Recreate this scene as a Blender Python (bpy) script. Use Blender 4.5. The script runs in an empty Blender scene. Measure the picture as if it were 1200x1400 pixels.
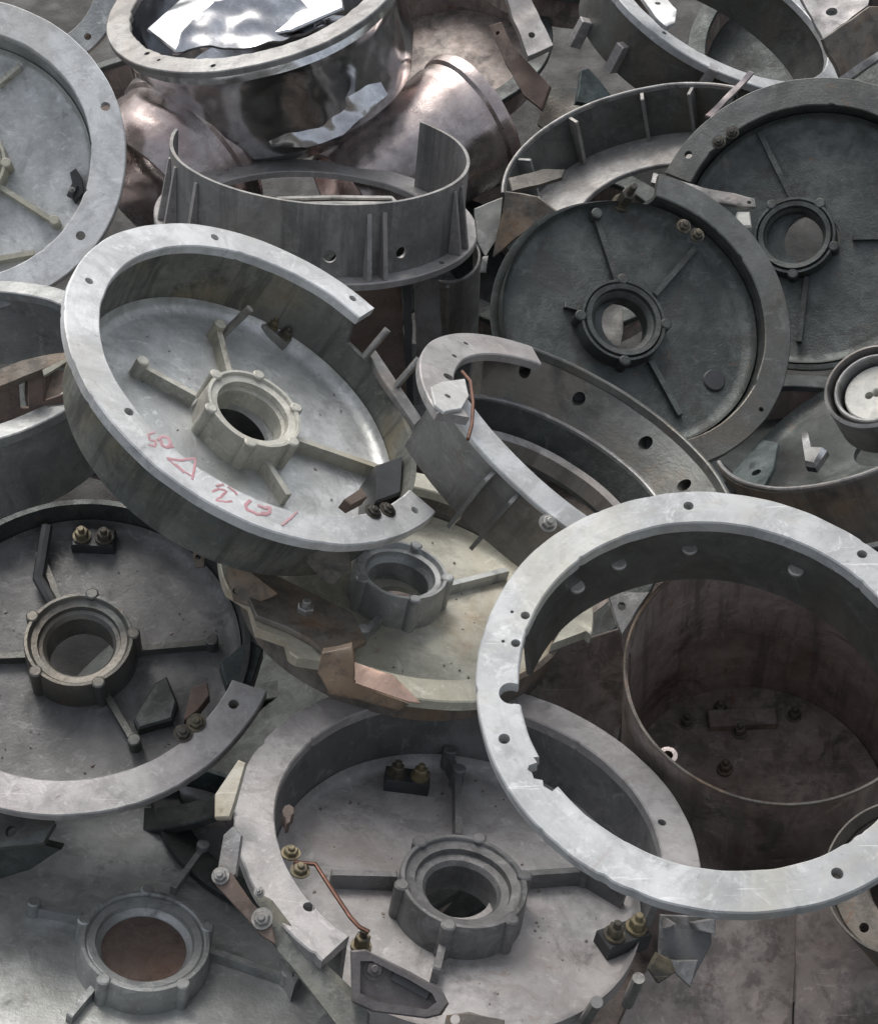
import bpy, bmesh, math, random
import numpy as np
from mathutils import Vector, Matrix, noise
random.seed(7)
SC = bpy.context.scene
COL = SC.collection
# ------------------------------------------------------------------ camera
FPX, W, H = 2200.0, 1200.0, 1400.0
ELEV = math.radians(48)
CAM = Vector((0, 0, 1.66))
cd = bpy.data.cameras.new('camera'); cam = bpy.data.objects.new('camera', cd); COL.objects.link(cam)
cam.location = CAM; cam.rotation_euler = (math.radians(90) - ELEV, 0, 0)
cd.sensor_fit = 'VERTICAL'; cd.sensor_height = 24; cd.lens = FPX / H * 24
cd.clip_start = 0.05; cd.clip_end = 500
SC.camera = cam
# ------------------------------------------------------------------ world and sun (overcast)
SUN_EL, SUN_ROT = 48, -14          # degrees; sky and lamp share them
wd = bpy.data.worlds.new('World'); SC.world = wd; wd.use_nodes = True
wn = wd.node_tree.nodes; wl = wd.node_tree.links
sky = wn.new('ShaderNodeTexSky'); sky.sky_type = 'NISHITA'; sky.sun_disc = False
sky.sun_elevation = math.radians(SUN_EL); sky.sun_rotation = math.radians(SUN_ROT)
sky.air_density = 1.2; sky.dust_density = 4.0; sky.ozone_density = 1.0
hsv = wn.new('ShaderNodeHueSaturation'); hsv.inputs['Saturation'].default_value = 0.35
wl.new(sky.outputs[0], hsv.inputs['Color']); wl.new(hsv.outputs[0], wn['Background'].inputs[0])
wn['Background'].inputs[1].default_value = 0.15
sl = bpy.data.lights.new('sun', 'SUN'); so = bpy.data.objects.new('sun', sl); COL.objects.link(so)
sl.energy = 0.85; sl.angle = math.radians(22); sl.color = (1, 0.97, 0.93)
a, e = math.radians(SUN_ROT), math.radians(SUN_EL)
sdir = Vector((math.sin(a) * math.cos(e), math.cos(a) * math.cos(e), math.sin(e)))
so.rotation_euler = sdir.to_track_quat('Z', 'Y').to_euler(); so.location = (0, 0, 5)
SC.view_settings.view_transform = 'Standard'; SC.view_settings.look = 'None'
SC.view_settings.exposure = 0.38; SC.view_settings.gamma = 1; SC.view_settings.use_curve_mapping = False
SC.render.engine = 'CYCLES'
# ------------------------------------------------------------------ pixel <-> world
RX = Vector((1, 0, 0)); FW = Vector((0, math.cos(ELEV), -math.sin(ELEV))); DN = -Vector((0, math.sin(ELEV), math.cos(ELEV)))
def ray(u, v): return FW + RX * ((u - W / 2) / FPX) + DN * ((v - H / 2) / FPX)
def at_z(u, v, z):
    r = ray(u, v); return CAM + r * ((z - CAM.z) / r.z)
def on_plane(u, v, p, n):
    r = ray(u, v); return CAM + r * ((p - CAM).dot(n) / r.dot(n))
def proj(p):
    q = p - CAM; z = q.dot(FW); return (W / 2 + FPX * q.dot(RX) / z, H / 2 + FPX * q.dot(DN) / z)
def circle_pose(ell, zc, hint):
    """the circle in space whose picture is the ellipse, its centre at height zc"""
    cx, cy, a_, b_, th = ell
    x0, y0, A, B = (cx - W / 2) / FPX, (cy - H / 2) / FPX, a_ / FPX, b_ / FPX
    c, s = math.cos(math.radians(th)), math.sin(math.radians(th))
    M = np.array([[c, s], [-s, c]]); D = M.T @ np.diag([1 / A**2, 1 / B**2]) @ M
    p = np.array([x0, y0]); Q = np.zeros((3, 3)); Q[:2, :2] = D; Q[:2, 2] = Q[2, :2] = -D @ p; Q[2, 2] = p @ D @ p - 1
    w, V = np.linalg.eigh(Q)
    i = np.argsort(-w); w = w[i]; V = V[:, i]
    l1, l2, l3 = w
    g1 = math.sqrt(max(0, (l1 - l2) / (l1 - l3))); g3 = math.sqrt((l2 - l3) / (l1 - l3))
    best = None
    for S1 in (1, -1):
        for S2 in (1, -1):
            for S3 in (1, -1):
                z0 = S3 * l2 / math.sqrt(-l1 * l3)
                C = z0 * (S2 * l3 / l2 * g1 * V[:, 0] - S1 * l1 / l2 * g3 * V[:, 2])
                N = S2 * g1 * V[:, 0] - S1 * g3 * V[:, 2]
                if C[2] <= 0: continue
                if N @ C > 0: N = -N
                sc = N[0] * hint[0] + N[1] * hint[1]
                if best is None or sc > best[0]: best = (sc, C, N)
    _, C, N = best
    Cw = RX * C[0] + DN * C[1] + FW * C[2]; Nw = (RX * N[0] + DN * N[1] + FW * N[2]).normalized()
    r = (zc - CAM.z) / Cw.z
    return CAM + Cw * r, Nw, r
# ------------------------------------------------------------------ materials
MATS = {}
def metal(name, c1, c2, dirt=(0.03, 0.028, 0.025), amount=0.3, stain=None, stain_amt=0.0, rough=(0.4, 0.65), met=0.6, bump=0.25, scale=1.0, scratch=0.3, wave=0.0, rings=0.0, streak=0.0, rustspot=0.0):
    m = bpy.data.materials.new(name); m.use_nodes = True; N = m.node_tree.nodes; L = m.node_tree.links
    b = N['Principled BSDF']
    tc = N.new('ShaderNodeTexCoord'); oi = N.new('ShaderNodeObjectInfo')
    mul = N.new('ShaderNodeMath'); mul.operation = 'MULTIPLY'; mul.inputs[1].default_value = 23.0; L.new(oi.outputs['Random'], mul.inputs[0])
    add = N.new('ShaderNodeVectorMath'); add.operation = 'ADD'; L.new(tc.outputs['Object'], add.inputs[0]); L.new(mul.outputs[0], add.inputs[1])
    def ns(sc, det=4, ro=0.55, dist=0.0, vec=None):
        n = N.new('ShaderNodeTexNoise'); n.inputs['Scale'].default_value = sc * scale; n.inputs['Detail'].default_value = det
        n.inputs['Roughness'].default_value = ro; n.inputs['Distortion'].default_value = dist; L.new(vec or add.outputs[0], n.inputs['Vector']); return n.outputs['Fac']
    def ramp(src, p0, p1, v0=0.0, v1=1.0):
        r = N.new('ShaderNodeMapRange'); r.inputs[1].default_value = p0; r.inputs[2].default_value = p1
        r.inputs[3].default_value = v0; r.inputs[4].default_value = v1; r.interpolation_type = 'SMOOTHSTEP'; L.new(src, r.inputs[0]); return r.outputs[0]
    def mix(f, A, B, mode='MIX'):
        x = N.new('ShaderNodeMix'); x.data_type = 'RGBA'; x.blend_type = mode
        if isinstance(f, float): x.inputs[0].default_value = f
        else: L.new(f, x.inputs[0])
        for s, i in ((A, 6), (B, 7)):
            if isinstance(s, tuple): x.inputs[i].default_value = (*s, 1)
            else: L.new(s, x.inputs[i])
        return x.outputs[2]
    def mth(op, A, B):
        x = N.new('ShaderNodeMath'); x.operation = op; x.use_clamp = True
        for s, i in ((A, 0), (B, 1)):
            if isinstance(s, (int, float)): x.inputs[i].default_value = s
            else: L.new(s, x.inputs[i])
        return x.outputs[0]
    col = mix(ramp(ns(9, 5, .6, .4), .35, .65), c1, c2)
    blot = ramp(ns(38, 8, .72), .40, .68)
    col = mix(mth('MULTIPLY', blot, 0.6), col, tuple(x * .52 for x in c1))
    col = mix(mth('MULTIPLY', ramp(ns(17, 7, .7, 1.5), .50, .60), .35), col, tuple(x * .55 for x in c2))
    pale = ramp(ns(48, 7, .78, 1.0), .54, .66)
    col = mix(mth('MULTIPLY', pale, 0.5), col, tuple(min(.85, x * 1.35) for x in c1))
    if stain:
        col = mix(mth('MULTIPLY', ramp(ns(6, 6, .65, .6), .47, .68), stain_amt), col, stain)
    d0 = .66 - .28 * amount
    dm = mth('MULTIPLY', ramp(ns(12, 10, .74, .5), d0 - .03, d0 + .11), .5 + .5 * amount)
    col = mix(dm, col, dirt)
    spk = mth('MULTIPLY', ramp(ns(170, 4, .65), .64, .74), .3)
    col = mix(spk, col, tuple(x * .5 for x in dirt))
    # fine scratches
    mp = N.new('ShaderNodeMapping'); mp.inputs['Scale'].default_value = (9, 160, 40); mp.inputs['Rotation'].default_value = (.3, .2, random.random() * 3); L.new(add.outputs[0], mp.inputs[0])
    scr = ramp(ns(1.6, 4, .7, .25, mp.outputs[0]), .63, .70)
    col = mix(mth('MULTIPLY', scr, scratch), col, tuple(min(.8, x * 1.5) for x in c1))
    if rustspot:
        rs = ramp(ns(33, 6, .7, .8), .62, .70)
        col = mix(mth('MULTIPLY', rs, rustspot), col, (.20, .10, .055))
    if streak:
        mp2 = N.new('ShaderNodeMapping'); mp2.inputs['Scale'].default_value = (38, 38, 3.5); L.new(add.outputs[0], mp2.inputs[0])
        stf = ramp(ns(1, 6, .7, .3, mp2.outputs[0]), .48, .62)
        col = mix(mth('MULTIPLY', stf, streak), col, tuple(x * .4 for x in c2))
    if rings:
        sp_ = N.new('ShaderNodeSeparateXYZ'); L.new(tc.outputs['Object'], sp_.inputs[0])
        cb_ = N.new('ShaderNodeCombineXYZ'); L.new(sp_.outputs[0], cb_.inputs[0]); L.new(sp_.outputs[1], cb_.inputs[1])
        ln = N.new('ShaderNodeVectorMath'); ln.operation = 'LENGTH'; L.new(cb_.outputs[0], ln.inputs[0])
        cb2 = N.new('ShaderNodeCombineXYZ'); L.new(ln.outputs['Value'], cb2.inputs[0])
        lathe_n = ns(420 / scale, 3, .7, 0, cb2.outputs[0])
        gate = ramp(ns(8, 4, .6), .38, .6)
        col = mix(mth('MULTIPLY', mth('MULTIPLY', ramp(lathe_n, .5, .62), gate), rings), col, tuple(x * .6 for x in c1))
    L.new(col, b.inputs['Base Color'])
    L.new(ramp(mth('SUBTRACT', met, mth('MULTIPLY', dm, met * .8)), 0, 1), b.inputs['Metallic'])
    rr = mth('ADD', ramp(ns(20, 6, .65), .3, .7, rough[0], rough[1]), mth('MULTIPLY', dm, .15))
    L.new(rr, b.inputs['Roughness'])
    hsum = mth('ADD', mth('MULTIPLY', ns(330, 5, .7), .55), mth('MULTIPLY', ns(60, 6, .7), .55))
    if rings: hsum = mth('ADD', hsum, mth('MULTIPLY', mth('MULTIPLY', lathe_n, gate), .5 * rings))
    bp = N.new('ShaderNodeBump'); bp.inputs['Strength'].default_value = bump; bp.inputs['Distance'].default_value = .004; L.new(hsum, bp.inputs['Height'])
    last = bp
    if wave:
        b2 = N.new('ShaderNodeBump'); b2.inputs['Strength'].default_value = wave; b2.inputs['Distance'].default_value = .03
        L.new(ns(9, 2, .5, .5), b2.inputs['Height']); L.new(bp.outputs[0], b2.inputs['Normal']); last = b2
    L.new(last.outputs[0], b.inputs['Normal'])
    MATS[name] = m; return m
metal('big_ring_aluminium', (.50, .51, .51), (.37, .38, .385), amount=.14, met=.2, rough=(.5, .7), stain=(.40, .38, .30), stain_amt=.7, bump=.10, rings=.4, rustspot=.2, scale=.8, scratch=.5)
metal('bright_aluminium', (.56, .57, .57), (.43, .44, .45), amount=.05, met=.45, rough=(.36, .56), stain=(.36, .35, .31), stain_amt=.5, bump=.12, rings=.5, rustspot=.12, scale=1.15)
metal('worn_white_flange', (.70, .71, .71), (.52, .53, .53), amount=.14, met=.3, rough=(.4, .6), stain=(.40, .38, .34), stain_amt=.5, bump=.2, rings=.3, rustspot=.12, scale=.95)
metal('cast_aluminium', (.48, .49, .48), (.34, .35, .35), amount=.3, met=.6, rough=(.36, .6), bump=.35, rustspot=.25, scale=.8)
metal('pale_floor_aluminium', (.60, .61, .60), (.42, .43, .42), amount=.2, met=.55, rough=(.32, .54), bump=.2, stain=(.33, .34, .30), stain_amt=.5, rustspot=.2, scale=1.1)
metal('mauve_aluminium', (.40, .385, .38), (.32, .31, .305), amount=.2, met=.4, rough=(.4, .62), bump=.14, stain=(.30, .26, .24), stain_amt=.5, rustspot=.3, scale=1.3)
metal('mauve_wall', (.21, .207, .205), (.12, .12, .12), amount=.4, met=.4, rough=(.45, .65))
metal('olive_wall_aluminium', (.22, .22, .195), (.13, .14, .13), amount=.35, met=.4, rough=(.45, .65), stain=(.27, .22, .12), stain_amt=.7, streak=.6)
metal('pale_hub_aluminium', (.56, .55, .49), (.45, .44, .38), amount=.2, met=.35, rough=(.42, .62), bump=.3, stain=(.38, .33, .2), stain_amt=.6)
metal('yellowed_aluminium', (.55, .54, .46), (.42, .40, .32), amount=.18, met=.3, rough=(.45, .65), stain=(.30, .20, .10), stain_amt=.7, rings=.2, rustspot=.5, scale=.75)
metal('brown_aluminium', (.20, .18, .155), (.13, .12, .108), amount=.35, met=.35, rough=(.5, .7), stain=(.24, .15, .08), stain_amt=.6, streak=.5, rustspot=.6, scale=1.2)
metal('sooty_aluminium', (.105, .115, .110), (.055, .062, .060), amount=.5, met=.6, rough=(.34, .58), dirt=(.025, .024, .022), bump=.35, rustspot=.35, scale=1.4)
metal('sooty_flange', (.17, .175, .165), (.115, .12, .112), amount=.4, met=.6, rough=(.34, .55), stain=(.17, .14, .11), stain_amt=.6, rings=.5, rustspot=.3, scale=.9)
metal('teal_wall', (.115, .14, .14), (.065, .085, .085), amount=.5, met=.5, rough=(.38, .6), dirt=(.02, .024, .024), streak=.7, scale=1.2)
metal('grey_sheet', (.32, .315, .305), (.22, .22, .22), amount=.12, met=.45, rough=(.35, .55), stain=(.27, .22, .18), stain_amt=.5, streak=.5, rustspot=.4, scale=.85)
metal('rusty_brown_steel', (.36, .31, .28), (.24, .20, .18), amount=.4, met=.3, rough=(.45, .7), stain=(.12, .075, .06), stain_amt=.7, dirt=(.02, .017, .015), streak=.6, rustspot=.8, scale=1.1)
metal('rust', (.16, .115, .095), (.11, .085, .072), amount=.35, met=.15, rough=(.6, .85), stain=(.20, .11, .075), stain_amt=.5)
metal('polished_steel', (.70, .71, .72), (.56, .57, .59), amount=.08, met=1.0, rough=(.10, .24), bump=.05, wave=.4, stain=(.45, .40, .38), stain_amt=.4)
metal('copper_sheet', (.56, .49, .47), (.44, .39, .38), amount=.25, met=.8, rough=(.20, .36), bump=.1, wave=.35, stain=(.42, .29, .26), stain_amt=.6, dirt=(.12, .10, .09), streak=.2)
metal('brass', (.27, .23, .14), (.17, .14, .09), amount=.8, met=.5, rough=(.35, .6), bump=.15)
metal('copper_wire', (.22, .12, .09), (.16, .09, .07), amount=.1, met=.8, rough=(.35, .5), bump=.1)
metal('copper_offcut', (.75, .50, .38), (.62, .44, .35), amount=.05, met=.6, rough=(.25, .4), bump=.1)
metal('bolt_steel', (.42, .41, .39), (.28, .27, .25), amount=.4, met=.7, rough=(.35, .55), bump=.15)
metal('black_plastic', (.022, .024, .026), (.04, .042, .045), amount=.2, met=0., rough=(.4, .6), bump=.15)
metal('white_plastic', (.60, .59, .54), (.50, .49, .44), amount=.1, met=0., rough=(.5, .65), bump=.1)
metal('oily_ground', (.035, .032, .028), (.02, .019, .018), amount=.4, met=0., rough=(.5, .8), bump=.8, scale=.6)
metal('red_marker', (.50, .27, .29), (.52, .40, .40), amount=.0, met=.0, rough=(.6, .8), dirt=(.55, .50, .50))
metal('orange_rust', (.26, .13, .08), (.30, .13, .07), amount=.1, met=0., rough=(.7, .9))
metal('dark_lever_steel', (.17, .155, .15), (.11, .10, .10), amount=.3, met=.4, rough=(.4, .6))
# ------------------------------------------------------------------ mesh helpers
def lathe(prof, a0=0, a1=360, n=128, bm=None, fn=None):
    bm = bm or bmesh.new()
    full = abs(a1 - a0) >= 359.9
    k = max(2, int(math.ceil(n * abs(a1 - a0) / 360)))
    rows = []
    for i in range(k if full else k + 1):
        t = math.radians(a0 + (a1 - a0) * i / k)
        row = []
        for (r, z) in prof:
            if fn: r, z = fn(r, z, math.degrees(t))
            row.append(bm.verts.new((r * math.cos(t), r * math.sin(t), z)))
        rows.append(row)
    m = len(prof)
    for i in range(k):
        A, B = rows[i], rows[(i + 1) % len(rows)]
        for j in range(m):
            bm.faces.new((A[j], A[(j + 1) % m], B[(j + 1) % m], B[j]))
    if not full:
        bm.faces.new(rows[0]); bm.faces.new(list(reversed(rows[-1])))
    bmesh.ops.recalc_face_normals(bm, faces=bm.faces)
    return bm
def band(ri, ro, z1, z0, c=.0012):
    return [(ri + c, z1), (ro - c, z1), (ro, z1 - c), (ro, z0), (ri, z0), (ri, z1 - c)]
def prism(pts, z0, z1, bm=None, c=0.0):
    """pts: list of (x, y); straight-sided solid"""
    bm = bm or bmesh.new()
    lo = [bm.verts.new((x, y, z0)) for x, y in pts]; hi = [bm.verts.new((x, y, z1 - c)) for x, y in pts]
    n = len(pts)
    for i in range(n): bm.faces.new((lo[i], lo[(i + 1) % n], hi[(i + 1) % n], hi[i]))
    if c:
        cx = sum(p[0] for p in pts) / n; cy = sum(p[1] for p in pts) / n
        top = []
        for x, y in pts:
            d = max(1e-6, math.hypot(x - cx, y - cy)); s = max(0, 1 - c * 1.2 / d)
            top.append(bm.verts.new((cx + (x - cx) * s, cy + (y - cy) * s, z1)))
        for i in range(n): bm.faces.new((hi[i], hi[(i + 1) % n], top[(i + 1) % n], top[i]))
        hi = top
    bm.faces.new(hi); bm.faces.new(list(reversed(lo)))
    bmesh.ops.recalc_face_normals(bm, faces=bm.faces)
    return bm
def cyl(x, y, z0, z1, r, n=16, bm=None, c=0.0):
    return prism([(x + r * math.cos(2 * math.pi * i / n), y + r * math.sin(2 * math.pi * i / n)) for i in range(n)], z0, z1, bm, c)
def bar(p, q, w, z0, z1, bm=None, c=.001):
    d = Vector((q[0] - p[0], q[1] - p[1])); d.normalize(); s = Vector((-d.y, d.x)) * w / 2
    return prism([(p[0] - s.x, p[1] - s.y), (q[0] - s.x, q[1] - s.y), (q[0] + s.x, q[1] + s.y), (p[0] + s.x, p[1] + s.y)], z0, z1, bm, c)
def tube(pts, r, n=8, bm=None):
    bm = bm or bmesh.new(); pts = [Vector(p) for p in pts]; rows = []
    for i, p in enumerate(pts):
        t = (pts[min(i + 1, len(pts) - 1)] - pts[max(i - 1, 0)]).normalized()
        u = t.orthogonal().normalized() if i == 0 else (u - t * u.dot(t)).normalized()
        w = t.cross(u)
        rows.append([bm.verts.new(p + (u * math.cos(2 * math.pi * k / n) + w * math.sin(2 * math.pi * k / n)) * r) for k in range(n)])
    for i in range(len(rows) - 1):
        for k in range(n): bm.faces.new((rows[i][k], rows[i][(k + 1) % n], rows[i + 1][(k + 1) % n], rows[i + 1][k]))
    bm.faces.new(list(reversed(rows[0]))); bm.faces.new(rows[-1])
    bmesh.ops.recalc_face_normals(bm, faces=bm.faces)
    return bm
def hexbolt(x, y, z, r, h, bm=None):
    bm = bm or bmesh.new()
    cyl(x, y, z, z + h * .25, r * 1.35, 18, bm)
    prism([(x + r * math.cos(math.pi / 3 * i + x * 50), y + r * math.sin(math.pi / 3 * i + x * 50)) for i in range(6)], z + h * .25, z + h, bm, r * .12)
    cyl(x, y, z + h, z + h * 1.5, r * .5, 12, bm, r * .1)
    return bm
def to_mesh(name, bm):
    me = bpy.data.meshes.new(name); bm.to_mesh(me); bm.free(); return me
def boolean_cut(me, cutters):
    ob = bpy.data.objects.new('tmp', me); COL.objects.link(ob); ms = []
    cbs = []
    for cb in cutters:
        m2 = to_mesh('tmpcut', cb); co = bpy.data.objects.new('tmpcut', m2); COL.objects.link(co); cbs.append(co)
        md = ob.modifiers.new('b', 'BOOLEAN'); md.operation = 'DIFFERENCE'; md.solver = 'EXACT'; md.object = co
    dg = bpy.context.evaluated_depsgraph_get(); dg.update()
    new = bpy.data.meshes.new_from_object(ob.evaluated_get(dg))
    for o in cbs + [ob]: bpy.data.objects.remove(o, do_unlink=True)
    return new
def finish(me, mat, warp=.0012, off=0.0):
    me.materials.clear(); me.materials.append(MATS[mat])
    me.polygons.foreach_set('use_smooth', [True] * len(me.polygons))
    if warp:
        for v in me.vertices:
            p = v.co * 9 + Vector((off, off * 2, 1.7))
            v.co += noise.noise_vector(p) * warp + noise.noise_vector(p * 4) * warp * .25
    me.set_sharp_from_angle(angle=math.radians(32)); me.update()
def crumple(me, amp, off):
    bm = bmesh.new(); bm.from_mesh(me)
    bmesh.ops.triangulate(bm, faces=bm.faces)
    for k in range(6):
        ed = [e for e in bm.edges if e.calc_length() > .009]
        if not ed or len(bm.faces) > 9000: break
        bmesh.ops.subdivide_edges(bm, edges=ed, cuts=1)
        bmesh.ops.triangulate(bm, faces=[f for f in bm.faces if len(f.verts) > 3])
    for v in bm.verts:
        q = v.co * 16 + Vector((off, off * 1.7, 3))
        n_ = noise.noise(q) + .35 * noise.noise(q * 2.7)
        v.co.z += n_ * amp * 1.6; v.co.x += noise.noise(q * 3 + Vector((9, 0, 0))) * amp * .35; v.co.y += noise.noise(q * 3 + Vector((0, 9, 0))) * amp * .35
    bm.normal_update(); bm.to_mesh(me); bm.free()
    me.polygons.foreach_set('use_smooth', [True] * len(me.polygons)); me.set_sharp_from_angle(angle=math.radians(38)); me.update()
def tag(o, label, cat, group=None, kind=None):
    if label: o['label'] = label
    if cat: o['category'] = cat
    if group: o['group'] = group
    if kind: o['kind'] = kind
class Thing:
    """an Empty in the pose of a ring (or of a plane) that parents its parts"""
    def __init__(s, name, label, cat, ell=None, zc=None, hint=(0, -1), base=0.0, group=None, frame=None):
        if ell: s.C, s.N, s.R = circle_pose(ell, zc, hint); print('%-34s R %.3f  centre (%.2f %.2f %.2f)  normal (%.2f %.2f %.2f)' % (name + ' ' + label[:16], s.R, *s.C, *s.N))
        else: s.C, s.N = frame; s.N = s.N.normalized(); s.R = .2
        x = RX - s.N * RX.dot(s.N)
        s.X = x.normalized() if x.length > .1 else (DN - s.N * DN.dot(s.N)).normalized()
        s.Y = s.N.cross(s.X); s.base = base; s.off = random.random() * 50
        s.root = bpy.data.objects.new(name, None); COL.objects.link(s.root); s.root.empty_display_size = .05
        M = Matrix((s.X, s.Y, s.N)).transposed().to_4x4(); M.translation = s.C - s.N * base
        s.root.matrix_world = M; tag(s.root, label, cat, group)
    def L(s, u, v, h=0.0):
        p = on_plane(u, v, s.C + s.N * h, s.N) - s.C; return Vector((p.dot(s.X), p.dot(s.Y), h))
    def phi(s, u, v, h=0.0):
        p = s.L(u, v, h); return math.degrees(math.atan2(p.y, p.x))
    def rad(s, u, v, h=0.0): return s.L(u, v, h).xy.length
    def px(s, u, v): return (on_plane(u, v, s.C, s.N) - CAM).dot(FW) / FPX
    def part(s, name, bm, mat, parent=None, label=None, cut=None, warp=.0012):
        me = to_mesh(name, bm)
        if cut: me = boolean_cut(me, cut); me.name = name
        finish(me, mat, warp, s.off)
        o = bpy.data.objects.new(name, me); COL.objects.link(o)
        o.parent = parent or s.root
        if not parent: o.location = (0, 0, s.base)
        if label: o['label'] = label
        return o
def holes(T, lst, z0=-.03, z1=.02, h=0.0):
    out = []
    for it in lst:
        u, v = it[0], it[1]; r = it[2] if len(it) > 2 else 6.5
        p = T.L(u, v, h); out.append(cyl(p.x, p.y, z0, z1, r * T.px(u, v), 20))
    return out
def cutpoly(T, pts, z0=-.03, z1=.02): return prism([tuple(T.L(u, v).xy) for u, v in pts], z0, z1)
def arc(T, p0, p1):
    """ccw angle range from pixel p0 to pixel p1"""
    a0, a1 = T.phi(*p0), T.phi(*p1)
    while a1 <= a0: a1 += 360
    return a0, a1
def terminal(T, u, v, z, ang=0.0, s=1.0, base='black_plastic', top='brass', nb=2):
    p = T.L(u, v, z); c, sn = math.cos(ang), math.sin(ang)
    s *= .66; hw, hd = .024 * s, .012 * s
    pts = [(p.x + c * a - sn * b, p.y + sn * a + c * b) for a, b in ((-hw, -hd), (hw, -hd), (hw, hd), (-hw, hd))]
    o = T.part('terminal_block', prism(pts, z - .003, z + .016 * s, c=.0015), base)
    for k in range(nb):
        t = (-.5 + k) * hw * 1.05 if nb > 1 else 0
        bm = hexbolt(p.x + c * t, p.y + sn * t, z + .016 * s, .0078 * s, .012 * s)
        bmesh.ops.translate(bm, verts=bm.verts, vec=(0, 0, 0))
        T.part('terminal_nut', bm, top, parent=o)
    return o
def housing(name, label, ell, zc, hint=(0, -1), fl=None, ri=.84, t=.010, depth=.29, hub=None, hubz=.15, hubr=.27, bore=.165,
            holes_px=(), cuts_px=(), ribs=(), mats=('bright_aluminium', 'olive_wall_aluminium', 'pale_floor_aluminium', 'cast_aluminium'),
            wall=(0, 360), wr=None, floor=True, group='round cast motor housings', cat='motor housing', lugs=5, lug0=20, floor_cuts=(), wall_cuts=(), hub_at=None, gapdrop=0.0, ribh=.14):
    T = Thing(name, label, cat, ell, zc, hint, base=0, group=group)
    R = T.R; T.d = d = depth * R; T.base = d + .006; T.root.location = T.C - T.N * T.base
    if fl is None: f0, f1 = 0, 360
    elif isinstance(fl[0], tuple): f0, f1 = arc(T, *fl)
    else: f0, f1 = fl
    T.f0, T.f1 = f0, f1
    cs = holes(T, holes_px) + [cutpoly(T, p) for p in cuts_px]
    def nick(r, z, ang):
        q = Vector((math.cos(math.radians(ang)) * 9 + T.off, math.sin(math.radians(ang)) * 9, r * 40))
        k = noise.noise(q * 2.2); r += noise.noise(q) * .0005
        if k > .46: r += (-1 if r > .9 * R else 1) * (k - .46) * .006
        return r, z
    if fl != 'none':
        T.flange = T.part('flange', lathe(band(ri * R, R, 0, -t), f0, f1, 300, fn=nick), mats[0], cut=cs or None)
    wr = wr or (ri + .002); wt = .0055
    if wall:
        w0, w1 = (f0, f1) if wall == 'flange' else wall
        zt = -t - .0002
        def dropfn(r, z, ang):
            if gapdrop and z > -t - .01:
                inside = any(f0 <= ang + k <= f1 for k in (-360, 0, 360, 720))
                if not inside: z -= gapdrop * R
            return r, z
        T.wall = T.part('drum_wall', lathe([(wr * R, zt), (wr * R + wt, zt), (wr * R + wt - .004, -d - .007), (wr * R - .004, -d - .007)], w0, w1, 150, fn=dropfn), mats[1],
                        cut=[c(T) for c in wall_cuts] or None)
    if floor:
        w = wr * R - .0035
        T.floor = T.part('floor_plate', lathe([((hubr * .82 if hub else bore) * R, -d), (w * .6, -d + .001), (w - .014, -d), (w - .006, -d + .002), (w - .002, -d + .006), (w, -d + .012), (w, -d - .006), ((hubr * .82 if hub else bore) * R, -d - .006)], 0, 360, 128), mats[2],
                         cut=[c(T) for c in floor_cuts] or None)
    if hub is None and floor: hub = True
    if hub:
        zh = -hubz * R; ro = hubr * R; b = bore * R
        zl = zh - (d + zh) * .32
        T.zl = zl; T.hr = b
        bm = lathe([(ro * .93, zh), (ro * .985, zh), (ro, zh - .002), (ro * 1.04, -d - .008), (b, -d - .008), (b, zl - .004), (b + .003, zl), (ro * .74, zl + .001),
                    (ro * .76, zl + .006), (ro * .87, zl + .007), (ro * .90, zh - .003), (ro * .91, zh - .001)], 0, 360, 96)
        for k in range(lugs):
            aa = math.radians(lug0 + 360 * k / lugs); cyl(ro * 1.0 * math.cos(aa), ro * 1.0 * math.sin(aa), -d - .003, zh + .0012, .0062, 14, bm, .0012)
        if hub_at:
            o_ = T.L(*hub_at, zh); T.ho = o_; bmesh.ops.translate(bm, verts=bm.verts, vec=(o_.x, o_.y, 0))
        T.hub = T.part('hub', bm, mats[3])
    for rb in ribs:
        (u0, v0), (u1, v1) = rb[0], rb[1]
        zt = -d + ribh * R * .5
        p, q = T.L(u0, v0, -d), T.L(u1, v1, -d)
        if p.xy.length < .5 * R: p = q.normalized() * 0 + Vector((q.x, q.y, 0)).normalized() * (hubr * R * .98)
        lim = (wr * R - .006) / max(q.xy.length, 1e-6)
        if lim < 1: q = Vector((q.x * lim, q.y * lim, 0))
        bm = bar(p, q, .0062, -d - .002, zt)
        if len(rb) > 2 and rb[2]: cyl(q.x, q.y, -d - .002, zt + .006, .0062, 16, bm, .001)
        T.part('rib', bm, mats[3])
    return T
def plate(name, label, cat, pts, anchor, normal, th=.004, mat='grey_sheet', hl=(), group=None, mk=None, bend=.0035):
    u, v, z = anchor
    T = Thing(name, label, cat, frame=(at_z(u, v, z), Vector(normal)), base=th, group=group)
    o = T.part(mk or 'plate_body', prism([tuple(T.L(a, b).xy) for a, b in pts], -th, 0, c=.0008), mat, cut=holes(T, hl, -.05, .05) or None, warp=0)
    crumple(o.data, bend, T.off)
    return T
CAMN = -FW
def tilt(dx, dy):
    """a plane normal leaning from straight-at-the-camera by dx (to the image right) and dy (image down)"""
    return (CAMN + RX * dx + DN * dy).normalized()
# ------------------------------------------------------------------ ground
g = bmesh.new(); bmesh.ops.create_grid(g, x_segments=120, y_segments=120, size=14)
for v in g.verts:
    v.co.y += 4; v.co.z = noise.noise(v.co * 1.5) * .03
gm = to_mesh('ground', g); finish(gm, 'oily_ground', 0)
go = bpy.data.objects.new('ground', gm); COL.objects.link(go); go['kind'] = 'structure'
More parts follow.
